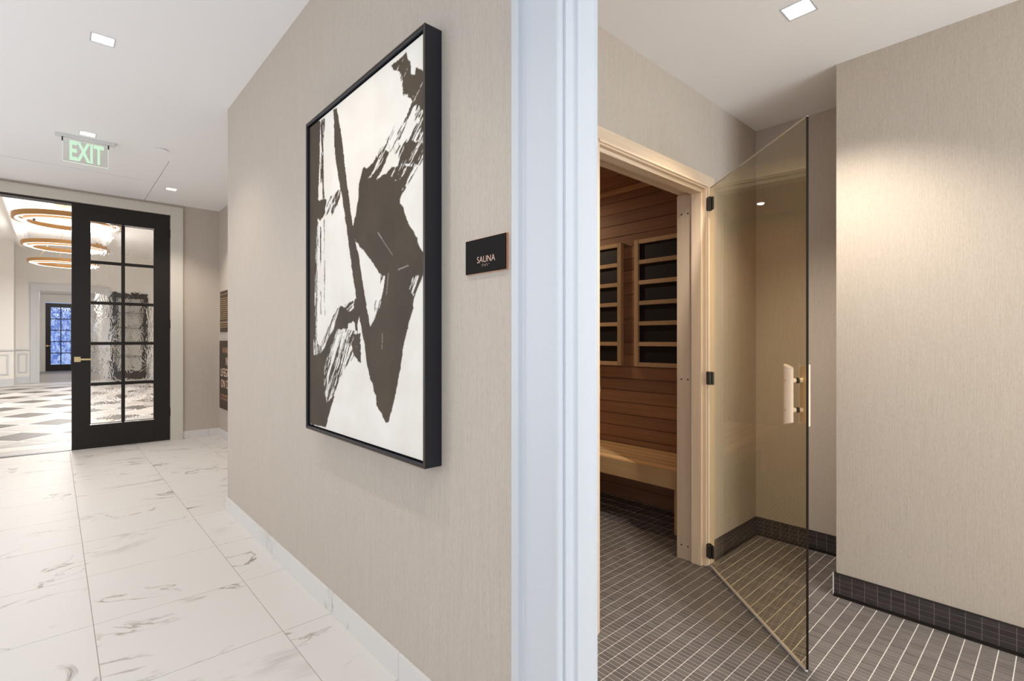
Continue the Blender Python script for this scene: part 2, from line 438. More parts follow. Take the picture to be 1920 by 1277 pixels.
# ---- corridor floor: marble squares on a grout bed
fl = struct('floor', (0, 0, 0))
boxes('grout_bed', [((-1.6, -4, -.08), (.95, ART_END, -.0015)), ((-1.6, ART_END, -.08), (AX, DW + .06, -.0015))], 'marble_grout', fl)
gx = [-1.6] + [.119 + .561 * k for k in range(-3, 3)] + [AX]
gy = [-1.29] + [2.116 + .5685 * k for k in range(-5, 9)] + [DW + .055]
g_ = .0013
for xa, xb in zip(gx, gx[1:]):
    for ya, yb in zip(gy, gy[1:]):
        pieces = [(xa, xb, ya, yb)]
        if xb > .95:
            if yb <= ART_END: pieces = [(xa, .95 + g_, ya, yb)] if xa < .94 else []
            elif ya < ART_END:
                pieces = [(xa, xb, ART_END - .012, yb)] if xa > .94 else [(xa, .95, ya, ART_END), (xa, xb, ART_END, yb)]
        for x0, x1, y0, y1 in pieces:
            if y1 - y0 < .01: continue
            B('marble_tile', (x0 + g_, y0 + g_, -.012), (x1 - g_, y1 - g_, 0), 'marble', fl, .0006)
boxes('rear_paving', [((-1.6, -4, -.0015), (.95, -1.292, 0))], 'marble', fl)

# ---- marble skirting along the corridor
sk = struct('baseboard_right', (0, 0, 0))
js = [.965, 1.5475, 2.116, 2.6845, 3.253, 3.8215, ART_END + .009]
for ya, yb in zip(js, js[1:]): B('skirting_tile', (.876, ya + .0008, 0), (WX, yb - .0008, .091), 'marble', sk, .0008)
B('skirting_tile', (WX, ART_END, 0), (AX - .01, ART_END + .009, .091), 'marble', sk, .0008)
sk2 = struct('baseboard_far', (0, 0, 0))
B('skirting_tile', (1.122, DW - .01, 0), (1.39, DW, .091), 'marble', sk2, .0008)
B('skirting_tile', (1.3916, DW - .01, 0), (AX, DW, .091), 'marble', sk2, .0008)
for ya, yb in ((6.47, DW - .011), (5.9, 6.4685), (5.33, 5.8985), (4.76, 5.3285), (4.2, 4.7585)):
    B('skirting_tile', (AX - .01, ya, 0), (AX, yb, .091), 'marble', sk2, .0008)
sk3 = struct('baseboard_left', (0, 0, 0))
for k in range(12): B('skirting_tile', (-1.6, .5 + .5685 * k, 0), (-1.59, .5 + .5685 * k + .567, .091), 'marble', sk3, .0008)

# ---- white casing and jamb of the doorway into the sauna room
t1 = struct('trim_1', (0, 0, 0))
def moulded(name, prof, z0, z1, mat, parent):
    """upright moulding: plan profile extruded from z0 to z1"""
    n = len(prof)
    V = [(x, y, z0) for x, y in prof] + [(x, y, z1) for x, y in prof]
    F = [(i, (i + 1) % n, n + (i + 1) % n, n + i) for i in range(n)] + [tuple(range(n))[::-1], tuple(range(n, 2 * n))]
    return P(name, V, F, mat, parent)
def casing_prof(y_in, y_out):
    s = 1 if y_out > y_in else -1; f = lambda d: y_in + s * d
    W_ = abs(y_out - y_in)
    return [(WX, f(0)), (WX - .017, f(0)), (WX - .020, f(.004)), (WX - .020, f(.010)), (WX - .014, f(.015)), (WX - .014, f(W_ - .045)),
            (WX - .017, f(W_ - .041)), (WX - .027, f(W_ - .036)), (WX - .027, f(W_ - .026)), (WX - .022, f(W_ - .021)), (WX - .022, f(W_ - .006)), (WX - .018, f(W_)), (WX, f(W_))]
moulded('casing', casing_prof(DY1 - .006, .958), 0, DTOP + .15, 'white_paint', t1)
moulded('casing', casing_prof(DY0 + .006, DY0 - .152), 0, DTOP + .15, 'white_paint', t1)
B('head_casing', (WX - .022, DY0, DTOP), (WX, DY1 - .006, DTOP + .15), 'white_paint', t1)
def jamb_prof(y, s):   # s = -1: surface looks to -Y
    return [(WX - .001, y), (WX - .001, y + s * .013), (.909, y + s * .013), (.912, y + s * .016), (.915, y + s * .024), (.930, y + s * .024), (.934, y + s * .016), (.937, y + s * .013), (.990, y + s * .013), (.994, y + s * .011), (.998, y + s * .013), (1.004, y + s * .012), (1.004, y)]
moulded('jamb', jamb_prof(DY1, -1), 0, DTOP, 'white_paint', t1)
moulded('jamb', jamb_prof(DY0, 1), 0, DTOP, 'white_paint', t1)
B('head_jamb', (WX - .001, DY0, DTOP - .013), (1.004, DY1, DTOP), 'white_paint', t1)

# ---- sauna room shell
boxes('wall_sauna_front', [((.99, SY0, 0), (1.588, SY1, RC + .05)), ((2.505, SY0, 0), (BX, SY1, RC + .05)), ((1.588, SY0, 1.965), (2.505, SY1, RC + .05))],
      'wallpaper', kind='structure')
boxes('wall_alcove_back', [((BX, RY - .1, 0), (BX + .1, SY1, RC + .05))], 'wallpaper', kind='structure')
boxes('wall_room_right', [((RX, -2.3, 0), (BX, RY, RC + .05))], 'wallpaper', kind='structure')
boxes('wall_room_rear', [((.99, -2.4, 0), (1.12, -2.3, RC + .05)), ((2.52, -2.4, 0), (RX, -2.3, RC + .05)), ((1.12, -2.4, 0), (2.52, -2.3, .65)), ((1.12, -2.4, 2.25), (2.52, -2.3, RC + .05))], 'wallpaper', kind='structure')
w4 = struct('added_window_4', (1.82, -2.36, .65))  # unseen window, added to brighten the room's ceiling and walls
for x0, x1 in ((-.7, -.65), (-.02, .02), (.65, .7)): B('window_frame', (x0, -.03, 0), (x1, .03, 1.6), 'white_paint', w4)
for z in (0, 1.55): B('window_bar', (-.7, -.025, z), (.7, .025, z + .05), 'white_paint', w4)
for x0, x1 in ((-.65, -.02), (.02, .65)): B('pane', (x0, -.004, .05), (x1, .004, 1.55), 'acrylic', w4)
RL = [(2.106, .690), (1.60, -1.10)]
boxes('ceiling_room', slab_holes(.99, BX, -2.3, SY0, RC, RC + .05, [(x - hh, x + hh, y - hh, y + hh) for x, y in RL]), 'ceiling_paint', kind='structure')

# ---- mosaic floor: the 300 pieces that show largest are objects, the rest one mesh
fr = struct('floor_room', (0, 0, 0))
boxes('grout_bed', [((.95, -2.3, -.08), (BX + .1, 3.7, -.0012))], 'grout', fr)
tg = .0029
tile_me = box_mesh(TPX - tg, TPY - tg * 1.15, .006, 'floor_mosaic', .0)
cand, rest = [], []
ny0, ny1 = int(math.floor((-1.3 - .648) / TPY)), int(math.ceil((3.6 - .648) / TPY))
nx1 = int((BX - .95) / TPX)
for j in range(ny0, ny1):
    for i in range(nx1):
        cx, cy = .95 + (i + .5) * TPX, .648 + (j + .5) * TPY
        if cy < RY and cx > RX: continue
        if SY0 < cy < SY1 and not (1.60 < cx < 2.50): continue
        if cx < 1.0 and not (DY0 < cy < DY1): continue
        z = cx * F_[0] + cy * F_[1]
        vis = False
        if z > .3:
            px, py, z = in_photo(cx, cy, 0); vis = 1122 < px < 1920 and 640 < py < 1277
        (cand if vis else rest).append((z, cx, cy))
cand.sort()
for z, cx, cy in cand[:300]:
    o = bpy.data.objects.new('mosaic_tile', tile_me); o.location = (cx, cy, -.003); link(o, fr)
rest += cand[300:]
V, F = [], []
ax_, ay_ = (TPX - tg) / 2, (TPY - tg * 1.15) / 2
for _, cx, cy in rest:
    k = len(V)
    V += [(cx - ax_, cy - ay_, -.003), (cx + ax_, cy - ay_, -.003), (cx + ax_, cy + ay_, -.003), (cx - ax_, cy + ay_, -.003),
          (cx - ax_, cy - ay_, 0), (cx + ax_, cy - ay_, 0), (cx + ax_, cy + ay_, 0), (cx - ax_, cy + ay_, 0)]
    F += [(k + 4, k + 5, k + 6, k + 7)] + [(k + i, k + (i + 1) % 4, k + 4 + (i + 1) % 4, k + 4 + i) for i in range(4)]
me = bpy.data.meshes.new('mosaic_tiles'); me.from_pydata(V, [], F); me.materials.append(MAT['floor_mosaic']); me.update()
tag(link(bpy.data.objects.new('mosaic_tiles', me), fr), kind='stuff')

# ---- tiled skirting of the room: four courses over a dark cove, metal edge on top
def tiled_base(name, axis, fixed, s, a, b, start):
    """axis: 'x' or 'y' run; fixed: wall face; s: side the face looks to"""
    st = struct(name, (0, 0, 0))
    d = s * .008
    def bx(nm, u0, u1, d0, d1, z0, z1, mat, bev=0.0):
        if axis == 'y': return B(nm, (fixed + d0, u0, z0), (fixed + d1, u1, z1), mat, st, bev)
        return B(nm, (u0, fixed + d0, z0), (u1, fixed + d1, z1), mat, st, bev)
    bx('grout_bed', a, b, 0, d * .86, .0, .102, 'base_grout')
    bx('edge_strip', a, b, 0, d * 1.15, .102, .105, 'dark_metal')
    bx('cove', a, b, 0, d * 2.1, .0, .005, 'dark_metal'); bx('cove_lip', a, b, 0, d * 1.35, .005, .011, 'dark_metal')
    u = start - math.ceil((start - a) / .0475) * .0475
    while u < b:
        u0, u1 = max(u + .001, a), min(u + .0465, b)
        if u1 - u0 > .003:
            for r in range(4): bx('base_tile', u0, u1, 0, d, .0118 + r * .0226, .0118 + r * .0226 + .0208, 'base_mosaic')
        u += .0475
    return st
tiled_base('baseboard_room_right', 'y', RX, -1, -1.2, RY + .009, .648)
tiled_base('baseboard_corner', 'x', RY, 1, RX, BX, RX + .0475)
tiled_base('baseboard_alcove', 'y', BX, -1, RY, SY0, .648)
tiled_base('baseboard_sauna_front', 'x', SY0, -1, 2.578, BX, BX - .01)
tc = struct('trim_3', (RX, RY, 0)); B('corner_bead', (-.0105, .0075, .004), (-.0075, .0115, .106), 'silver_trim', tc)

# ---- sauna shell and its cladding
sw = tag(boxes('wall_sauna_back', [((BX + .012, SY1, 0), (BX + .1, 3.7, 2.43))], 'cedar_y', kind='structure'))
bp = .0885
for k in range(26):
    z0 = .0 + k * bp
    if z0 + bp > 2.305: break
    o = B('cladding_board', (BX, SY1, z0 + .0012), (BX + .016, 3.6, z0 + bp - .0012), 'cedar_y', sw, .0025)
boxes('wall_sauna_left', [((1.0, SY1, 0), (1.1, 3.7, 2.43))], 'cedar_y', kind='structure')
boxes('wall_sauna_far', [((1.1, 3.6, 0), (BX + .012, 3.7, 2.43))], 'cedar_x', kind='structure')
boxes('wall_sauna_lining', [((1.1, SY1, 0), (1.615, SY1 + .015, 2.3)), ((2.505, SY1, 0), (BX, SY1 + .015, 2.3)), ((1.615, SY1, 1.97), (2.505, SY1 + .015, 2.3))], 'cedar_x', kind='structure')
sce = struct('ceiling_sauna', (0, 0, 0))
for k in range(24):
    x0 = 1.1 + k * .0885
    if x0 > BX: break
    B('ceiling_plank', (x0 + .001, SY1, 2.305), (min(x0 + .0875, BX), 3.6, 2.33), 'cedar_y', sce, .0025)
boxes('ceiling_deck', [((1.1, SY1, 2.33), (BX + .1, 3.7, 2.43))], 'cedar_y', sce)
tag(B('trim_4', (BX - .018, SY1 + .015, 2.27), (BX - .001, 3.6, 2.304), 'bench_wood'), kind='structure')

# ---- pale wood frame round the sauna opening
t2 = struct('trim_2', (0, 0, 0))
JL, JR, JT = 1.612, 2.49, 1.955
B('side_casing', (JR + .012, SY0 - .016, 0), (JR + .084, SY0, JT + .012), 'pale_wood_z', t2, .002)
B('side_casing', (JL - .084, SY0 - .016, 0), (JL - .012, SY0, JT + .012), 'pale_wood_z', t2, .002)
B('head_casing', (JL - .084, SY0 - .016, JT + .012), (JR + .084, SY0, JT + .066), 'pale_wood_x', t2, .002)
B('jamb', (JR, SY0 - .012, 0), (JR + .016, SY1 + .012, JT + .012), 'pale_wood_z', t2, .0015)
B('jamb', (JL - .016, SY0 - .012, 0), (JL, SY1 + .012, JT + .012), 'pale_wood_z', t2, .0015)
B('head_jamb', (JL, SY0 - .012, JT - .004), (JR, SY1 + .012, JT + .012), 'pale_wood_x', t2, .0015)
B('jamb_stop', (JR - .016, SY0 + .006, 0), (JR, SY0 + .062, JT - .02), 'pale_wood_z', t2, .002)
B('jamb_stop', (JL, SY0 + .006, 0), (JL + .014, SY0 + .062, JT - .02), 'pale_wood_z', t2, .002)
B('head_stop', (JL, SY0 + .006, JT - .022), (JR, SY0 + .062, JT - .004), 'pale_wood_x', t2, .002)
B('rear_stop', (JR - .006, SY0 + .064, 0), (JR, SY1 + .014, JT - .012), 'pale_wood_z', t2, .001)
B('head_bead', (JL - .012, SY0 - .021, JT + .004), (JR + .014, SY0 - .012, JT + .013), 'pale_wood_x', t2, .002)
for z in (.075, .96, 1.84):
    for y in (SY0 + .085, SY0 + .122): cyl('screw', (JR - .0068, y, z), (JR - .0058, y, z), .0042, 'dark_metal', t2, 10)
B('latch', (JL + .0, SY0 + .002, .955), (JL + .022, SY0 + .03, .985), 'chrome', t2, .002)

# ================================================================== DOORS
def french_door(name, x0, y0, wid, hgt, pane_mat, hand=1, detail=True, mun=.021):
    """glazed door, hinge edge at the far x end when hand = 1; origin at its lower left corner, leaf along +x"""
    d = struct(name, (x0, y0, .008))
    T = .044; st = .148; top = .158; bot = .25
    B('stile', (0, 0, 0), (st, T, hgt), 'black_door', d, .002); B('stile', (wid - st, 0, 0), (wid, T, hgt), 'black_door', d, .002)
    B('top_rail', (st, 0, hgt - top), (wid - st, T, hgt), 'black_door', d); B('bottom_rail', (st, 0, 0), (wid - st, T, bot), 'black_door', d)
    gx0, gx1, gz0, gz1 = st, wid - st, bot, hgt - top
    B('muntin', ((gx0 + gx1) / 2 - mun / 2, .004, gz0), ((gx0 + gx1) / 2 + mun / 2, T - .004, gz1), 'black_door', d, .003)
    ph = (gz1 - gz0) / 5
    for k in range(1, 5): B('glazing_bar', (gx0, .0, gz0 + k * ph - mun / 2), (gx1, T, gz0 + k * ph + mun / 2), 'black_door', d, .004)
    pw = (gx1 - gx0 - mun) / 2
    for c in range(2):
        for k in range(5):
            xa = gx0 + c * (pw + mun)
            B('pane', (xa, T / 2 - .003, gz0 + k * ph + mun / 2), (xa + pw, T / 2 + .003, gz0 + (k + 1) * ph - mun / 2), pane_mat, d)
            if detail:
                za, zb = gz0 + k * ph + mun / 2, gz0 + (k + 1) * ph - mun / 2
                for q in ((xa, xa + .006, za, zb), (xa + pw - .006, xa + pw, za, zb), (xa + .006, xa + pw - .006, za, za + .006), (xa + .006, xa + pw - .006, zb - .006, zb)):
                    B('glazing_bead', (q[0], .006, q[2]), (q[1], T / 2 - .004, q[3]), 'black_door', d)
    hx = .046 if hand == 1 else wid - .046; s = hand
    hd = B('handle', (hx - .026, -.008, .932), (hx + .026, 0, .986), 'brass', d, .002)
    hd.data = hd.data.copy()
    o = cyl('spindle', (0, -.004, 0), (0, -.045, 0), .011, 'brass', hd, 16)
    B('lever', (-.012 if s == 1 else -.115, -.056, -.009), (.115 if s == 1 else .012, -.042, .009), 'brass', hd, .003)
    for z in (.28, 1.3, 2.35): cyl('hinge', ((wid + .004) if hand == 1 else -.004, -.006, z), ((wid + .004) if hand == 1 else -.004, -.006, z + .1), .007, 'dark_metal', d, 10)
    return d
french_door('door_1', .134, DW - .005, .862, 2.60, 'rippled_glass')
# casing of the corridor's end opening
t5 = struct('trim_5', (0, 0, 0))
cw = .118
B('casing', (OX1 + .002, DW - .02, 0), (OX1 + cw, DW, OTOP + .1), 'greige_paint', t5, .002); B('casing_band', (OX1 + cw, DW - .026, 0), (OX1 + cw + .008, DW, OTOP + .108), 'greige_paint', t5, .001)
B('casing', (OX0 - cw, DW - .02, 0), (OX0 - .002, DW, OTOP + .1), 'greige_paint', t5, .002)
B('head_casing', (OX0, DW - .02, OTOP + .003), (OX1 + .002, DW, OTOP + .1), 'greige_paint', t5, .002); B('casing_band', (OX0 - cw, DW - .026, OTOP + .1), (OX1 + cw, DW, OTOP + .108), 'greige_paint', t5, .001)
B('head_frame', (OX0, DW - .004, OTOP - .018), (OX1, DW + .13, OTOP), 'black_door', t5)
B('side_frame', (OX1 - .0035, DW + .045, 0), (OX1, DW + .13, OTOP - .018), 'black_door', t5)
B('threshold', (OX0, DW + .056, -.002), (OX1, DW + .13, .004), 'dark_metal', t5)

# ---- frameless bronze glass door of the sauna, standing open
HX, HY, TXp, TYp = 2.508, 1.243, 1.952, .611
DL = math.hypot(TXp - HX, TYp - HY)
d2 = struct('door_2', (HX, HY, 0), math.atan2(TYp - HY, TXp - HX))
B('glass_leaf', (.012, -.004, .014), (DL - .0015, .004, 1.952), 'bronze_glass', d2)
B('glass_edge', (DL - .0015, -.004, .014), (DL, .004, 1.952), 'glass_edge_dark', d2)
B('top_edge_glint', (.012, -.004, 1.952), (DL, .004, 1.9535), 'seal_glint_white', d2)  # white strip paints the light reflected along the top of the glass
B('bottom_seal', (.02, -.005, .004), (DL - .004, .005, .0139), 'seal_glint_white', d2, .001)
for z in (.083, .973, 1.871):
    hb = B('hinge', (-.008, -.016, z - .033), (.034, -.0045, z + .033), 'dark_metal', d2, .002)
    B('hinge_plate', (-.021, .010, -.033), (.021, .0215, .033), 'dark_metal', hb, .002)
    cyl('hinge_pin', (-.02, .003, -.034), (-.02, .003, .034), .007, 'dark_metal', hb, 12)
def handle_bar(sgn):
    cx, z0, z1 = DL - .064, .866, 1.074
    hw, th, off = .025, .022, .021
    n = 12; prof = []
    for i in range(n + 1):
        t = math.pi * i / n
        prof.append((cx - hw * math.cos(t), sgn * (off + th * .35 + th * .65 * math.sin(t))))
    for i in range(n + 1):
        t = math.pi * i / n
        prof.append((cx + hw * math.cos(t), sgn * (off + th * .35 - th * .35 * math.sin(t))))
    m = len(prof)
    cut = lambda x: .012 * (x - cx) / hw * (1 if sgn < 0 else -1)
    V = [(x, y, z0 - abs(0) + cut(x) * .6) for x, y in prof] + [(x, y, z1 - cut(x) * .6) for x, y in prof]
    F = [(i, (i + 1) % m, m + (i + 1) % m, m + i) for i in range(m)] + [tuple(range(m))[::-1], tuple(range(m, 2 * m))]
    c = (cx, sgn * off, .971)
    h_ = P('handle', V, F, 'pale_wood_z', d2, loc=c)
    for z in (.915, 1.022):
        cyl('standoff', (0, -sgn * .0168, z - .971), (0, sgn * .006, z - .971), .0095, 'pale_wood_x', h_, 16)
        cyl('gasket', (0, -sgn * .0169, z - .971), (0, -sgn * .0152, z - .971), .0105, 'dark_metal', h_, 16)
        cyl('screw', (.0, sgn * .0215, z - .971), (.0, sgn * .0226, z - .971), .0035, 'copper', h_, 10)
handle_bar(-1); handle_bar(1)

# ================================================================== LAMPS
def downlight(name, x, y, zc, watts, label, group, size=.046, ang=108, blend=.7):
    d = tag(empty(name, (x, y, zc)), label, 'ceiling light', group)
    s, t, hgt = size, .034, .045
    V = [(-s, -s, 0), (s, -s, 0), (s, s, 0), (-s, s, 0), (-t, -t, hgt), (t, -t, hgt), (t, t, hgt), (-t, t, hgt)]
    P('reflector', V, [(i, (i + 1) % 4, 4 + (i + 1) % 4, 4 + i) for i in range(4)], 'white_paint', d)
    B('lens', (-t, -t, hgt), (t, t, hgt + .006), 'lamp_lens', d)
    P('trim_lip', [(-s - .006, -s - .006, -.001), (s + .006, -s - .006, -.001), (s + .006, s + .006, -.001), (-s - .006, s + .006, -.001), (-s, -s, -.001), (s, -s, -.001), (s, s, -.001), (-s, s, -.001)],
      [(i, (i + 1) % 4, 4 + (i + 1) % 4, 4 + i) for i in range(4)], 'white_paint', d)
    l = bpy.data.lights.new('downlight_lamp', 'SPOT'); l.energy = watts; l.color = WARM; l.spot_size = math.radians(ang); l.spot_blend = blend; l.shadow_soft_size = .022
    lo = bpy.data.objects.new('downlight_lamp', l); lo.location = (0, 0, -.006); link(lo, d)
    return d
hl_lab = ['square recessed ceiling light in the corridor above the framed painting', 'square recessed ceiling light nearest the top of the corridor ceiling',
          'square recessed ceiling light right above the green exit sign', 'small recessed ceiling light beside the ceiling joint near the black glazed door',
          'square recessed ceiling light in the corridor beside the sauna room doorway', 'square recessed ceiling light in the corridor near the end window']
for (x, y), lab in zip(HL, hl_lab): downlight('recessed_downlight', x, y, HC, HALL_W * (2.0 if x > .5 else 1), lab, 'corridor downlights')
for (x, y), lab in zip(RL, ['square recessed ceiling light above the open bronze glass door', 'square recessed ceiling light in the near half of the sauna room']):
    downlight('recessed_downlight', x, y, RC, ROOM_W * (1.15 if y > 0 else .7), lab, 'sauna room downlights', ang=114, blend=.7)
sl = tag(empty('sauna_light', (2.72, 3.08, 2.305)), 'small round puck light on the sauna ceiling, mirrored in the glass door', 'ceiling light')
cyl('rim', (0, 0, -.012), (0, 0, 0), .034, 'chrome', sl); cyl('lens', (0, 0, -.014), (0, 0, -.0121), .027, 'lamp_lens', sl)
l = bpy.data.lights.new('sauna_lamp', 'AREA'); l.energy = SAUNA_W; l.color = (1, .78, .55); l.shape = 'DISK'; l.size = .045
lo = bpy.data.objects.new('sauna_lamp', l); lo.location = (0, 0, -.0165); link(lo, sl)

# ================================================================== PAINTING
PY0, PY1, PZ0, PZ1, PFX = 2.264, 1.297, .780, 2.123, .825
pt = tag(empty('framed_painting', (WX, (PY0 + PY1) / 2, PZ0)), 'large abstract painting of dark brush strokes in a deep black floater frame', 'painting')
pw, phh = (PY0 - PY1) / 2, PZ1 - PZ0
fd = WX - PFX; ft = .013
for a, b in (((-fd, -pw, 0), (0, -pw + ft, phh)), ((-fd, pw - ft, 0), (0, pw, phh)), ((-fd, -pw + ft, 0), (0, pw - ft, ft)), ((-fd, -pw + ft, phh - ft), (0, pw - ft, phh))):
    B('frame_rail', a, b, 'frame_black_sheen', pt, .001)
for a, b in (((-fd - .0012, -pw, 0), (-fd + .001, -pw + .005, phh)), ((-fd - .0012, pw - .005, 0), (-fd + .001, pw, phh)), ((-fd - .0012, -pw + .005, 0), (-fd + .001, pw - .005, .005)), ((-fd - .0012, -pw + .005, phh - .005), (-fd + .001, pw - .005, phh))):
    B('frame_lip', a, b, 'frame_edge', pt)
B('backing', (-.012, -pw + ft, ft), (-.004, pw - ft, phh - ft), 'frame_black_sheen', pt)
B('canvas_block', (-fd + .010, -pw + ft + .006, ft + .006), (-.012, pw - ft - .006, phh - ft - .006), 'cream_paint', pt)
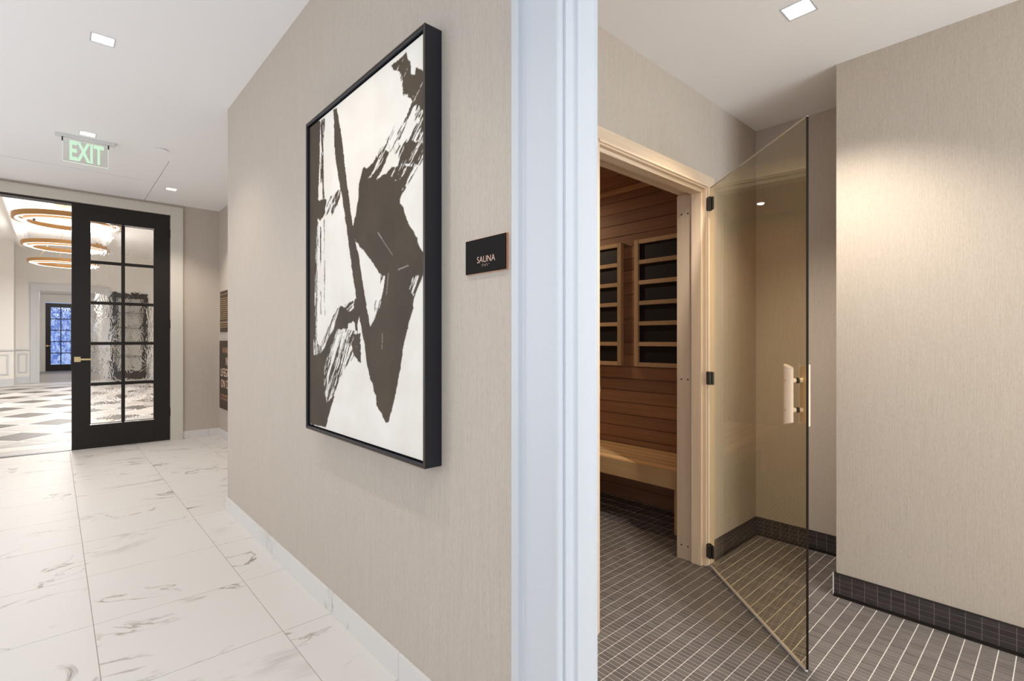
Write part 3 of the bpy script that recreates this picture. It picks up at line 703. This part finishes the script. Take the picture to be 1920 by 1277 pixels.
# brush strokes: (ink density, stroke angle, outline in canvas fractions from the lower left)
ART = [
    (1, 0, [(-0.0269,1.0171),(0.1282,0.997),(0.1262,0.9657),(0.122,0.9352),(0.1169,0.8563),(0.1055,0.7789),(0.1034,0.7409),(0.1954,0.7297),(0.1996,0.7171),(0.1799,0.7044),(0.1841,0.688),(0.1282,0.6709),(0.1003,0.6806),(0.0941,0.6761),(0.0827,0.6322),(0.0714,0.5689),(0.0693,0.5175),(0.0631,0.4527),(0.0589,0.408),(0.0527,0.3433),(0.0465,0.2852),(0.0434,0.2405),(0.0486,0.2122),(-0.0207,0.2107)]),
    (0.93, -88, [(0.1355,0.9955),(0.181,0.9911),(0.1737,0.9553),(0.1624,0.9106),(0.1644,0.86),(0.1675,0.7841),(0.1779,0.7319),(0.1531,0.7334),(0.151,0.787),(0.1396,0.8399),(0.1437,0.8987),(0.1355,0.9382),(0.1313,0.9806)]),
    (0.35, -88, [(0.12,0.9136),(0.1458,0.9077),(0.1458,0.7878),(0.1117,0.7937)]),
    (0.5, -89, [(0.0827,0.6776),(0.1055,0.6709),(0.1086,0.5652),(0.1003,0.4706),(0.092,0.3745),(0.0827,0.2852),(0.0465,0.2852),(0.0651,0.4721)]),
    (0.5, -88, [(0.0455,0.4244),(0.0972,0.4222),(0.0869,0.3179),(0.0972,0.2695),(0.1406,0.2628),(0.1406,0.2487),(0.0714,0.213),(0.0393,0.2122)]),
    (0.5, -90, [(0.1241,0.653),(0.1375,0.6515),(0.1396,0.3671),(0.1241,0.3671)]),
    (0.5, -90, [(0.1675,0.6694),(0.1779,0.6679),(0.182,0.3596),(0.1727,0.3596)]),
    (0.9, 50, [(0.3516,0.7386),(0.3423,0.7171),(0.3175,0.6969),(0.2782,0.6873),(0.2616,0.6716),(0.2441,0.6821),(0.2575,0.6962),(0.2958,0.7059),(0.2906,0.7275),(0.3154,0.7401)]),
    (0.3, 40, [(0.2006,0.7297),(0.2906,0.7342),(0.3351,0.7416),(0.3309,0.6977),(0.2596,0.6724),(0.1841,0.6761)]),
    (1, 0, [(-0.0207,0.2256),(0.1344,0.242),(0.1768,0.2599),(0.2058,0.2837),(0.2751,0.3194),(0.3133,0.3477),(0.3351,0.3797),(0.3557,0.3864),(0.3919,0.3805),(0.423,0.3671),(0.4716,0.3671),(0.4767,0.3872),(0.486,0.3999),(0.5057,0.4036),(0.5243,0.373),(0.5222,0.3477),(0.5098,0.3321),(0.5098,0.3075),(0.486,0.3142),(0.4819,0.3336),(0.4623,0.3373),(0.423,0.3299),(0.4178,0.315),(0.3713,0.3165),(0.3185,0.3157),(0.2751,0.2934),(0.2296,0.2666),(0.2006,0.2368),(0.1768,0.2092),(0.1706,0.1616),(0.1706,0.1206),(0.2006,0.0856),(0.2637,0.1065),(0.2885,0.1132),(0.2461,0.0692),(0.2182,0.0402),(0.1965,0.0067),(-0.0207,-0.0015)]),
    (0.97, 50, [(0.4333,0.2993),(0.5005,0.3001),(0.5336,0.306),(0.5336,0.2926),(0.5284,0.2718),(0.5336,0.242),(0.5398,0.2204),(0.5191,0.2226),(0.4819,0.2353),(0.4623,0.2532),(0.4529,0.2718),(0.4333,0.2837)]),
    (0.5, 50, [(0.423,0.315),(0.5005,0.3075),(0.5377,0.3045),(0.5377,0.2249),(0.4819,0.2353),(0.4126,0.2092),(0.3826,0.1929),(0.423,0.2338),(0.4529,0.2532)]),
    (0.42, 56, [(0.3082,0.3187),(0.423,0.3194),(0.4333,0.2897),(0.4529,0.2688),(0.4623,0.2413),(0.4126,0.2152),(0.3826,0.1929),(0.3082,0.1385),(0.2637,0.0998),(0.2006,0.0819),(0.1582,0.1199),(0.1706,0.2018),(0.2182,0.2703)]),
    (0.7, 56, [(0.3082,0.3187),(0.3609,0.3187),(0.2751,0.277),(0.2296,0.2301),(0.2006,0.1824),(0.2058,0.1325),(0.1882,0.0946),(0.1644,0.1206),(0.1706,0.2018),(0.2182,0.2703)]),
    (0.5, 52, [(0.3402,0.3857),(0.3082,0.3768),(0.2523,0.3462),(0.1644,0.2904),(0.1282,0.2554),(0.1644,0.2666),(0.2751,0.3194),(0.3299,0.3537)]),
    (0.6, 20, [(0.3713,0.3842),(0.4478,0.3969),(0.4767,0.3931),(0.4767,0.3656),(0.4126,0.3678)]),
    (1, 0, [(0.2678,0.997),(0.272,0.9903),(0.2802,0.9464),(0.2823,0.8913),(0.2958,0.8347),(0.3206,0.7885),(0.3454,0.7431),(0.365,0.7074),(0.3888,0.6545),(0.4095,0.6069),(0.4168,0.589),(0.4447,0.5205),(0.4623,0.4765),(0.485,0.4304),(0.5026,0.3961),(0.5243,0.3485),(0.5491,0.3068),(0.5657,0.2837),(0.6091,0.2554),(0.6608,0.312),(0.6153,0.3224),(0.5988,0.3574),(0.5739,0.4036),(0.5491,0.4564),(0.5243,0.5138),(0.4891,0.5666),(0.4674,0.6143),(0.4674,0.6106),(0.4447,0.6582),(0.4261,0.7126),(0.4074,0.7528),(0.3837,0.8176),(0.3599,0.8868),(0.3351,0.9419),(0.3123,0.9866),(0.3102,0.9926)]),
    (1, 0, [(0.4654,0.6098),(0.4943,0.6426),(0.5119,0.6791),(0.5202,0.7245),(0.5419,0.7483),(0.5543,0.7647),(0.5708,0.7662),(0.5874,0.7565),(0.635,0.7632),(0.6774,0.7781),(0.6701,0.7617),(0.6505,0.7446),(0.5988,0.7275),(0.6277,0.7305),(0.6701,0.7409),(0.7115,0.7513),(0.7622,0.7655),(0.7404,0.7483),(0.7146,0.7327),(0.6701,0.7126),(0.7115,0.7178),(0.7477,0.7163),(0.7963,0.6955),(0.8242,0.6761),(0.8501,0.6597),(0.8645,0.65),(0.8407,0.6337),(0.8438,0.6217),(0.8666,0.6136),(0.8821,0.5875),(0.908,0.5607),(0.938,0.5391),(0.9576,0.5272),(0.9628,0.5086),(0.9886,0.4922),(1.0031,0.4832),(1.0031,0.4415),(0.9679,0.4363),(0.9266,0.4348),(0.908,0.4073),(0.938,0.3872),(0.9235,0.3507),(0.8893,0.3045),(0.8666,0.2666),(0.848,0.2137),(0.8656,0.2606),(0.8511,0.2256),(0.8325,0.1839),(0.8139,0.1474),(0.7983,0.1184),(0.7756,0.0894),(0.7632,0.07),(0.7435,0.067),(0.7229,0.0759),(0.7063,0.0916),(0.6856,0.0961),(0.668,0.1124),(0.6639,0.1325),(0.6422,0.1489),(0.6381,0.1631),(0.6153,0.1802),(0.5926,0.2152),(0.5698,0.2688),(0.546,0.312),(0.5667,0.2748),(0.546,0.3157),(0.6153,0.3209),(0.6587,0.3425),(0.6929,0.3701),(0.7187,0.408),(0.7342,0.4497),(0.7073,0.4572),(0.6815,0.4661),(0.6546,0.484),(0.607,0.5093),(0.5626,0.5316),(0.4891,0.5681)]),
    (0.9, 68, [(0.7073,0.4579),(0.7291,0.4527),(0.7115,0.4423),(0.7001,0.4326),(0.698,0.4445)]),
    (0.5, 68, [(0.6587,0.3902),(0.6743,0.3917),(0.6618,0.3663),(0.6525,0.3626)]),
    (0.5, 60, [(0.696,0.3879),(0.7115,0.3924),(0.6887,0.3574),(0.6505,0.3403),(0.6701,0.3634)]),
    (0.5, 55, [(0.908,0.4475),(1.0031,0.4408),(0.9741,0.4088),(0.9411,0.3872),(0.9359,0.3649),(0.9235,0.3485),(0.9142,0.3887),(0.908,0.4103)]),
    (0.985, 37, [(0.7808,0.9851),(0.8883,0.9888),(0.8935,0.9702),(0.9142,0.959),(0.9173,0.927),(0.9411,0.9203),(0.9473,0.9337),(0.9731,0.9241),(0.9979,0.9114),(0.9979,0.8176),(0.9535,0.8451),(0.9338,0.8451),(0.9245,0.8578),(0.9007,0.8794),(0.8728,0.8913),(0.8604,0.9106),(0.8594,0.9367),(0.8376,0.9561),(0.8014,0.968)]),
    (0.5, 35, [(0.8376,0.9561),(0.8666,0.9345),(0.88,0.9054),(0.9276,0.8615),(0.908,0.8697),(0.8666,0.8905),(0.8521,0.9233)]),
    (0.75, 38, [(0.9245,0.8578),(0.9369,0.8444),(0.88,0.8124),(0.8418,0.7848),(0.8149,0.787),(0.8273,0.8042),(0.88,0.828)]),
    (0.6, 38, [(0.9535,0.8451),(0.9979,0.8191),(0.9979,0.79),(0.9597,0.8109),(0.9411,0.8086)]),
    (0.16, 38, [(0.8376,0.8593),(0.8521,0.8503),(0.7942,0.8057),(0.7011,0.7714),(0.6763,0.7818),(0.7642,0.8183)]),
    (0.5, 38, [(0.9979,0.8042),(0.9979,0.6932),(0.8232,0.7267),(0.8449,0.7632),(0.8935,0.7759),(0.9473,0.7967)]),
    (0.85, 38, [(0.908,0.7707),(0.9411,0.758),(0.9276,0.7386),(0.8935,0.7126),(0.8449,0.7223),(0.8728,0.755)]),
    (0.55, 36, [(0.8759,0.7714),(1.0031,0.7446),(0.9917,0.7089),(0.9679,0.6858),(0.9142,0.6657),(0.8635,0.6478),(0.8242,0.6761),(0.7828,0.7029),(0.8242,0.7171),(0.8438,0.7424)]),
    (0.85, 36, [(0.908,0.7602),(0.938,0.7535),(0.908,0.7319),(0.8635,0.7126),(0.9266,0.7007),(0.908,0.6828),(0.8759,0.6597),(0.8438,0.6627),(0.8108,0.688),(0.7404,0.7156),(0.7828,0.7252),(0.8438,0.7185),(0.8635,0.7409)]),
    (0.55, 34, [(0.6743,0.7789),(0.726,0.7841),(0.7684,0.7677),(0.7404,0.7483),(0.6743,0.7401),(0.5957,0.7252)]),
    (0.2, 34, [(0.666,0.7781),(0.726,0.799),(0.8108,0.7908),(0.8501,0.7677),(0.8242,0.7513),(0.7684,0.7677),(0.7115,0.7513)]),
]
def vnoise(u, v, seed):
    rs = np.random.RandomState(seed); G = rs.rand(256, 256)
    iu, iv = np.floor(u).astype(int), np.floor(v).astype(int); fu, fv = u - iu, v - iv
    fu, fv = fu * fu * (3 - 2 * fu), fv * fv * (3 - 2 * fv)
    g = lambda a, b: G[a % 256, b % 256]
    return (g(iu, iv) * (1 - fu) + g(iu + 1, iv) * fu) * (1 - fv) + (g(iu, iv + 1) * (1 - fu) + g(iu + 1, iv + 1) * fu) * fv
def inside(poly, x, y):
    r = np.zeros(x.shape, bool)
    for (xa, ya), (xb, yb) in zip(poly, poly[1:] + poly[:1]):
        if ya == yb: continue
        c = ((ya > y) != (yb > y)) & (x < (xb - xa) * (y - ya) / (yb - ya) + xa)
        r ^= c
    return r
def paint_canvas():
    nu, nv = 400, 640
    wid, hei = 2 * pw, phh
    U, Vv = np.meshgrid(np.linspace(0, 1, nu), np.linspace(0, 1, nv))
    X, Y = U * wid, Vv * hei
    wob = lambda s, a, sd: a * (vnoise(X * s, Y * s, sd) - .5) * .55
    xe = X + wob(60, .010, 1) + wob(170, .006, 2); ye = Y + wob(60, .010, 3) + wob(170, .006, 4)
    ink = np.zeros(X.shape)
    for k, (dens, ang, poly) in enumerate(ART):
        pp = [(a * wid, b * hei) for a, b in poly]
        m = inside(pp, xe, ye)
        if dens >= .999: ink[m] = 1; continue
        t = math.radians(ang); al = X * math.cos(t) + Y * math.sin(t); ac = -X * math.sin(t) + Y * math.cos(t)
        n = .55 * vnoise(al * 12 + 50, ac * 200 + 50, 10 + k) + .25 * vnoise(al * 55 + 9, ac * 330 + 9, 60 + k) + .20 * vnoise(al * 9, ac * 60, 90 + k)
        lo, hi = np.quantile(n[m], 1 - dens) if m.any() else 1, 0
        hit = m & (n > lo); ink[hit] = 1
    # scratches left in the paint
    for (x0, y0, x1, y1) in ((.68, .57, .79, .50), (.83, .46, .90, .465), (.76, .455, .745, .40), (.715, .30, .712, .26)):
        x0, x1, y0, y1 = x0 * wid, x1 * wid, y0 * hei, y1 * hei
        L2 = (x1 - x0) ** 2 + (y1 - y0) ** 2; tt = np.clip(((X - x0) * (x1 - x0) + (Y - y0) * (y1 - y0)) / L2, 0, 1)
        dd = np.hypot(X - x0 - tt * (x1 - x0), Y - y0 - tt * (y1 - y0)); ink[dd < .0011] = .45
    k = ink.copy(); k[1:-1, 1:-1] = (ink[1:-1, 1:-1] * 4 + ink[:-2, 1:-1] + ink[2:, 1:-1] + ink[1:-1, :-2] + ink[1:-1, 2:]) / 8
    y_l, y_r, zb, zt = pw - ft - .006, -pw + ft + .006, ft + .006, phh - ft - .006
    co = np.zeros((nu * nv, 3)); fx = -fd + .009
    co[:, 0] = fx; co[:, 1] = (y_l + (y_r - y_l) * U).ravel(); co[:, 2] = (zb + (zt - zb) * Vv).ravel()
    idx = np.arange(nu * nv).reshape(nv, nu)
    q = np.stack([idx[:-1, :-1], idx[1:, :-1], idx[1:, 1:], idx[:-1, 1:]], -1).reshape(-1, 4)
    me = bpy.data.meshes.new('canvas')
    me.vertices.add(len(co)); me.vertices.foreach_set('co', co.ravel())
    me.loops.add(q.size); me.loops.foreach_set('vertex_index', q[:, ::-1].ravel())
    me.polygons.add(len(q)); me.polygons.foreach_set('loop_start', np.arange(0, q.size, 4)); me.polygons.foreach_set('loop_total', np.full(len(q), 4))
    me.update(calc_edges=True)
    at = me.attributes.new('ink', 'FLOAT', 'POINT'); at.data.foreach_set('value', k.ravel().astype(np.float32))
    me.materials.append(MAT['canvas_print'])
    tag(link(bpy.data.objects.new('canvas', me), pt), 'cream canvas printed with bold dark brown dry-brush strokes')
paint_canvas()

# ================================================================== SIGNS
sg = tag(empty('sauna_sign', (WX, 1.077, 1.354)), 'small black room sign with copper edge lettered SAUNA beside the white casing', 'sign')
B('backplate', (-.006, -.0885, 0), (0, .0885, .0975), 'copper', sg); B('plate', (-.0085, -.0868, .0012), (-.006, .0868, .0963), 'sign_black', sg)
text('lettering', 'SAUNA', .0262, face_mx((-.0088, -.005, .0365)), 'copper_text', sg, sx=.92, depth=.0004, bold=-.0004)
for k, (a, b) in enumerate([(0, 0), (1, 0), (0, 1), (0, 2), (3, 0), (4, 1), (4, 2), (6, 1), (7, 0), (6, 2), (9, 0), (9, 1), (10, 2), (12, 0)]):
    cyl('braille_dot', (-.0088, .011 - a * .0024, .0235 - b * .0024), (-.0082, .011 - a * .0024, .0235 - b * .0024), .0008, 'copper_text', sg, 6)

p2 = tag(empty('warning_plaque', (AX, 6.576, .347)), 'tall bronze lifeguard warning plaque, the lower one beside the black glazed door', 'sign', 'bronze plaques')
B('plate', (-.009, -.40, 0), (-.001, .40, .817), 'bronze_plaque', p2, .001)
for s_, sz, z, mt, kx, dx, al in (('WARNING', .098, .70, 'copper', 1.05, 0, 'CENTER'), ('NO', .14, .57, 'copper_text', .85, 0, 'CENTER'), ('LIFEGUARD', .14, .433, 'copper_text', .92, 0, 'CENTER'),
                                  ('ON', .14, .298, 'copper_text', .92, .115, 'RIGHT'), ('DUTY', .14, .298, 'copper_text', .92, .065, 'LEFT'),
                                  ('CHILDREN', .04, .161, 'copper', 1.7, .01, 'RIGHT'), ('UNDER', .04, .161, 'copper', 1.7, -.01, 'LEFT'), ('WITHOUT', .04, .119, 'copper', 1.7, .01, 'RIGHT'), ('ADULT', .04, .119, 'copper', 1.7, -.01, 'LEFT')):
    text('lettering', s_, sz, face_mx((-.0096, dx, z)), mt, p2, sx=kx, align=al, depth=.0005)
p1 = tag(empty('notice_plaque', (AX, 6.70, 1.27)), 'bronze plaque of fine print, the upper one beside the black glazed door', 'sign', 'bronze plaques')
B('plate', (-.008, -.25, 0), (0, .25, .49), 'bronze_plaque', p1, .001)
V, F = [], []
rr = random.Random(3)
for r in range(17):
    z = .45 - r * .0245; y = .225
    if r in (1, 13): continue
    while y > -.22:
        L = rr.uniform(.02, .07); k = len(V); hh_ = .0045
        V += [(-.0084, y, z - hh_), (-.0084, max(y - L, -.23), z - hh_), (-.0084, max(y - L, -.23), z + hh_), (-.0084, y, z + hh_)]; F.append((k, k + 1, k + 2, k + 3)); y -= L + .012
    if r == 0: pass
P('fine_print', V, F, 'brass', p1)['kind'] = 'stuff'
B('divider', (-.0088, -.23, .118), (-.008, .23, .122), 'copper_text', p1)

ex = tag(empty('exit_sign', (.184, 5.2, HC)), 'edge-lit clear EXIT sign with green letters hanging from the corridor ceiling', 'exit sign')
B('ceiling_bar', (-.182, -.022, -.022), (.182, .022, 0), 'silver_trim', ex, .002)
B('panel', (-.136, -.004, -.205), (.136, .004, -.038), 'acrylic', ex)
for a, b in (((-.1375, -.004, -.2065), (-.136, .004, -.05)), ((.136, -.004, -.2065), (.1375, .004, -.05)), ((-.136, -.004, -.2065), (.136, .004, -.205))): B('lit_edge', a, b, 'exit_edge', ex)
for x in (-.139, .139): B('clip', (x - .004, -.007, -.052), (x + .004, .007, -.022), 'clip_black', ex)
text('lettering', 'EXIT', .205, face_my((0.003, -.0048, -.124)), 'exit_glow', ex, sx=.50, depth=.0005, bold=.006)

sp = tag(empty('sprinkler_cover', (.66, 5.088, HC)), 'flat white round sprinkler cover plate on the corridor ceiling', 'sprinkler')
cyl('cover_plate', (0, 0, -.007), (0, 0, -.003), .05, 'ceiling_paint', sp, 32); cyl('stem', (0, 0, -.003), (0, 0, 0), .02, 'dark_metal', sp, 20)

# ================================================================== SAUNA FITTINGS
bn = tag(empty('sauna_bench', (BX, 2.5, 0)), 'slatted pale wood bench along the back wall of the sauna', 'bench')
bx0 = 2.693 - BX
for k in range(5):
    x0 = bx0 + .022 + k * .0852
    B('slat', (x0, -1.08, .372), (x0 + .072, 1.08, .40), 'bench_wood', bn, .003)
B('front_board', (bx0, -1.08, .29), (bx0 + .02, 1.08, .40), 'bench_wood', bn, .003)
B('support_rail', (bx0 + .02, -1.06, .32), (bx0 + .05, 1.06, .371), 'bench_wood', bn)
for y in (-.935, .9):
    for x in (bx0 + .06, -.06): B('leg', (x, y - .02, 0), (x + .04, y + .02, .371), 'bench_wood', bn, .002)
def heater(yc, label):
    h_ = tag(empty('infrared_heater', (BX, yc, .98)), label, 'sauna heater', 'infrared wall heaters')
    W2, Hh, st = .217, .912, .036
    B('stile', (-.034, -W2, 0), (-.001, -W2 + st, Hh), 'heater_wood', h_, .002); B('stile', (-.034, W2 - st, 0), (-.001, W2, Hh), 'heater_wood', h_, .002)
    ph_ = (Hh - .03) / 6
    for k in range(7): B('rail', (-.032, -W2 + st, k * ph_), (-.008, W2 - st, k * ph_ + .03), 'heater_wood', h_, .002)
    for k in range(6): B('heating_panel', (-.016, -W2 + st, k * ph_ + .03), (-.008, W2 - st, (k + 1) * ph_), 'heater_black', h_)
    B('back_board', (-.008, -W2 + st, 0), (-.001, W2 - st, Hh), 'heater_wood', h_)
heater(2.109 - .217, 'black six-panel wood-framed wall heater next to the glass door jamb')
heater(2.22 + .217, 'black six-panel wood-framed wall heater further left, partly cut by the white jamb')

# ================================================================== LOBBY BEYOND THE CORRIDOR
LC, LY0, LY1, LY2, LX0, LX1 = 3.7, DW + .13, 18.1, 18.95, -3.4, 4.2
boxes('wall_lobby_left', [((LX0 - .1, LY0, 0), (LX0, LY2, LC))], 'cream_paint', kind='structure')
boxes('wall_lobby_right', [((LX1, LY0, 0), (LX1 + .1, LY2, LC))], 'cream_paint', kind='structure')
boxes('wall_lobby_near', [((LX0, LY0 - .02, 0), (-1.75, LY0, LC)), ((AX + .1, LY0 - .02, 0), (LX1, LY0, LC)), ((-1.75, LY0 - .02, HC + .2), (AX + .1, LY0, LC))], 'cream_paint', kind='structure')
V0, V1, VT = -.30, 1.02, 2.54
boxes('wall_lobby_far', [((LX0, LY1, 0), (-.77, LY2, LC)), ((-.77, LY2, 0), (V0, LY2 + .15, LC)), ((V1, LY2, 0), (LX1, LY2 + .15, LC)), ((V0, LY2, VT), (V1, LY2 + .15, LC))], 'cream_paint', kind='structure')
lce = struct('ceiling_lobby', (0, 0, 0))
boxes('ceiling_field', [((LX0, LY0, LC), (LX1, LY2, LC + .1))], 'ceiling_paint', lce)
for xa, xb, dz in ((-.70, -.47, .06), (-.66, -.53, .12), (.86, 1.09, .06), (.92, 1.03, .12)): B('ceiling_moulding', (xa, LY0, LC - dz), (xb, LY1, LC), 'ceiling_paint', lce, .015)
lf = struct('floor_lobby', (0, 0, 0))
boxes('grout_bed', [((LX0, DW + .061, -.08), (LX1, LY2 + 7.0, -.002))], 'stone_white', lf)
B('border_stone', (LX0, DW + .131, -.01), (LX1, 7.47, 0), 'stone_gray', lf)
B('border_stone', (LX0, 17.55, -.01), (LX1, 17.95, 0), 'stone_gray', lf)
hx_, hy_ = .34, .395
def diamond(mat):
    a, b = hx_ - .034, hy_ - .039
    me = bpy.data.meshes.new('diamond'); me.from_pydata([(-a, 0, -.01), (0, -b, -.01), (a, 0, -.01), (0, b, -.01), (-a, 0, 0), (0, -b, 0), (a, 0, 0), (0, b, 0)], [],
        [(4, 5, 6, 7)] + [(i, (i + 1) % 4, 4 + (i + 1) % 4, 4 + i) for i in range(4)])
    me.materials.append(MAT[mat]); return me
dm = {m: diamond(m) for m in ('stone_gray', 'stone_light', 'stone_dark')}
for i in range(-3, 8):
    for j in range(-1, 23):
        if (i + j) % 2: continue
        cx, cy = -.31 + hx_ * i, 8.56 + hy_ * j
        if cy > 17.5: continue
        m = 'stone_dark' if (j - 3 * i) % 6 == 0 else ('stone_gray' if (i + 2 * j) % 3 else 'stone_light')
        o = bpy.data.objects.new('diamond_tile', dm[m]); o.location = (cx, cy, 0); link(o, lf)
    if i % 2 == 0:      # cut pieces along the white band at the near edge
        a_, b_ = hx_ - .034, hy_ - .039; cx = -.31 + hx_ * i
        P('triangle_tile', [(-a_, 0, -.01), (a_, 0, -.01), (0, b_, -.01), (-a_, 0, 0), (a_, 0, 0), (0, b_, 0)], [(3, 4, 5), (0, 1, 4, 3), (1, 2, 5, 4), (2, 0, 3, 5)], 'stone_gray', lf).location = (cx, 8.56 - 2 * hy_, 0)
B('border_stone', (LX0, DW + .131, -.008), (-1.75, 17.55, .0), 'stone_white', lf)
# wainscot and casings of the far wall
wt = struct('trim_6', (0, 0, 0))
def wains(x0, x1, y, panels):
    B('chair_rail', (x0, y - .035, .90), (x1, y, .94), 'white_paint', wt, .004); B('skirting', (x0, y - .022, 0), (x1, y, .19), 'white_paint', wt, .004)
    for a, b in panels:
        for p_, q_ in (((a, y - .016, .29), (a + .035, y, .82)), ((b - .035, y - .016, .29), (b, y, .82)), ((a + .035, y - .016, .29), (b - .035, y, .325)), ((a + .035, y - .016, .785), (b - .035, y, .82))): B('panel_moulding', p_, q_, 'white_paint', wt, .004)
wains(LX0, -.77, LY1, [(-1.75, -1.3), (-1.22, -.86)]); wains(-.77, -.49, LY2, [(-.73, -.54)])
wains(2.1, LX1, LY2, [(2.2, 2.9), (3.0, 3.7)])
for a, b in (((V0 - .19, LY2 - .045, 0), (V0, LY2, VT + .2)), ((V1, LY2 - .045, 0), (V1 + .19, LY2, VT + .2)), ((V0, LY2 - .045, VT), (V1, LY2, VT + .2))): B('casing', a, b, 'white_paint', wt, .008)
for a, b in (((V0 - .06, LY2 - .06, 0), (V0, LY2 - .04, VT + .06)), ((V0, LY2 - .06, VT), (V1, LY2 - .04, VT + .06))): B('inner_bead', a, b, 'white_paint', wt, .006)
# vestibule behind the far opening, with the outer door
VY = 25.75
boxes('wall_vestibule', [((V0 - .22, LY2 + .15, 0), (V0 - .12, VY, 2.9)), ((V1 + .12, LY2 + .15, 0), (V1 + .22, VY, 2.9)), ((V0 - .22, VY, 2.6), (V1 + .22, VY + .1, 2.9)), ((V0 - .22, VY, 0), (-.25, VY + .1, 2.6)), ((.62, VY, 0), (V1 + .22, VY + .1, 2.6))], 'cream_paint', kind='structure')
boxes('ceiling_vestibule', [((V0 - .22, LY2 + .15, 2.9), (V1 + .22, VY + .1, 3.0))], 'ceiling_paint', kind='structure')
boxes('floor_vestibule', [((V0 - .22, LY2 + .1, -.001), (V1 + .22, VY + .1, .003))], 'stone_gray', kind='structure')
french_door('door_3', -.25, VY, .865, 2.57, 'rippled_daylight_glass', 1, False, .032)
french_door('door_4', 1.24, LY2 - .05, .88, 2.57, 'rippled_glass', 1, False)
vl = tag(empty('vestibule_light', (.36, 22.4, 2.9)), 'flush round ceiling light in the far vestibule', 'ceiling light')
cyl('lens', (0, 0, -.05), (0, 0, -.012), .16, 'ring_led', vl, 32, .18); cyl('base', (0, 0, -.012), (0, 0, 0), .19, 'brass', vl, 32)
l = bpy.data.lights.new('vestibule_lamp', 'POINT'); l.energy = LOBBY_W * .45; l.color = SOFT; l.shadow_soft_size = .15
lo = bpy.data.objects.new('vestibule_lamp', l); lo.location = (0, 0, -.25); link(lo, vl)
# ring chandeliers
def ring_mesh(name, prof, mat, parent, seg=72):
    V, F = [], []; m = len(prof)
    for i in range(seg):
        t = 2 * math.pi * i / seg
        for r, z in prof: V.append((r * math.cos(t), r * math.sin(t), z))
    for i in range(seg):
        for k in range(m): F.append((i * m + k, ((i + 1) % seg) * m + k, ((i + 1) % seg) * m + (k + 1) % m, i * m + (k + 1) % m))
    return P(name, V, F, mat, parent, smooth=False)
def chandelier(y, label):
    c = tag(empty('ring_chandelier', (.17, y, LC)), label, 'chandelier', 'gold ring chandeliers')
    zb = 2.88 - LC
    ring_mesh('ring_band', [(.62, zb), (.62, zb + .065), (.585, zb + .065), (.585, zb)], 'ring_gold', c)
    ring_mesh('led_strip', [(.584, zb - .002), (.584, zb + .03), (.56, zb + .03), (.56, zb - .002)], 'ring_led', c)
    ring_mesh('inner_ring', [(.50, zb - .02), (.50, zb + .03), (.47, zb + .03), (.47, zb - .02)], 'ring_gold', c)
    ring_mesh('inner_led', [(.505, zb - .026), (.505, zb - .0205), (.465, zb - .0205), (.465, zb - .026)], 'ring_led', c)
    for k in range(3):
        t = 2 * math.pi * k / 3 + .4
        cyl('cable', (.1 * math.cos(t), .1 * math.sin(t), -.03), (.6 * math.cos(t), .6 * math.sin(t), zb + .06), .003, 'brass', c, 6)
        cyl('spoke', (.49 * math.cos(t), .49 * math.sin(t), zb + .02), (.6 * math.cos(t), .6 * math.sin(t), zb + .04), .006, 'brass', c, 6)
    cyl('canopy', (0, 0, -.035), (0, 0, 0), .17, 'ring_gold', c, 32)
    for frac, dz, rx in ((.78, -.03, 0), (.22, .08, math.pi)):       # light thrown down and up by the LED ring
        l = bpy.data.lights.new('chandelier_lamp', 'AREA'); l.shape = 'DISK'; l.size = .9; l.energy = LOBBY_W * frac; l.color = SOFT
        lo = bpy.data.objects.new('chandelier_lamp', l); lo.location = (0, 0, zb + dz); lo.rotation_euler = (rx, 0, 0); link(lo, c)
chandelier(9.85, 'gold ring chandelier seen through the opening, topmost and nearest of three')
chandelier(12.5, 'gold ring chandelier seen through the opening, the middle of three')
chandelier(15.2, 'gold ring chandelier seen through the opening, lowest and farthest of three')
vt = tag(empty('ceiling_vent', (-.36, 14.4, LC)), 'narrow two-slot air vent on the lobby ceiling beside the ring chandeliers', 'air vent')
B('frame', (-.09, -.6, -.012), (.09, .6, 0), 'ceiling_paint', vt, .003)
for x in (-.045, .045): B('slot', (x - .022, -.57, -.0135), (x + .022, .57, -.0122), 'void_dark', vt)
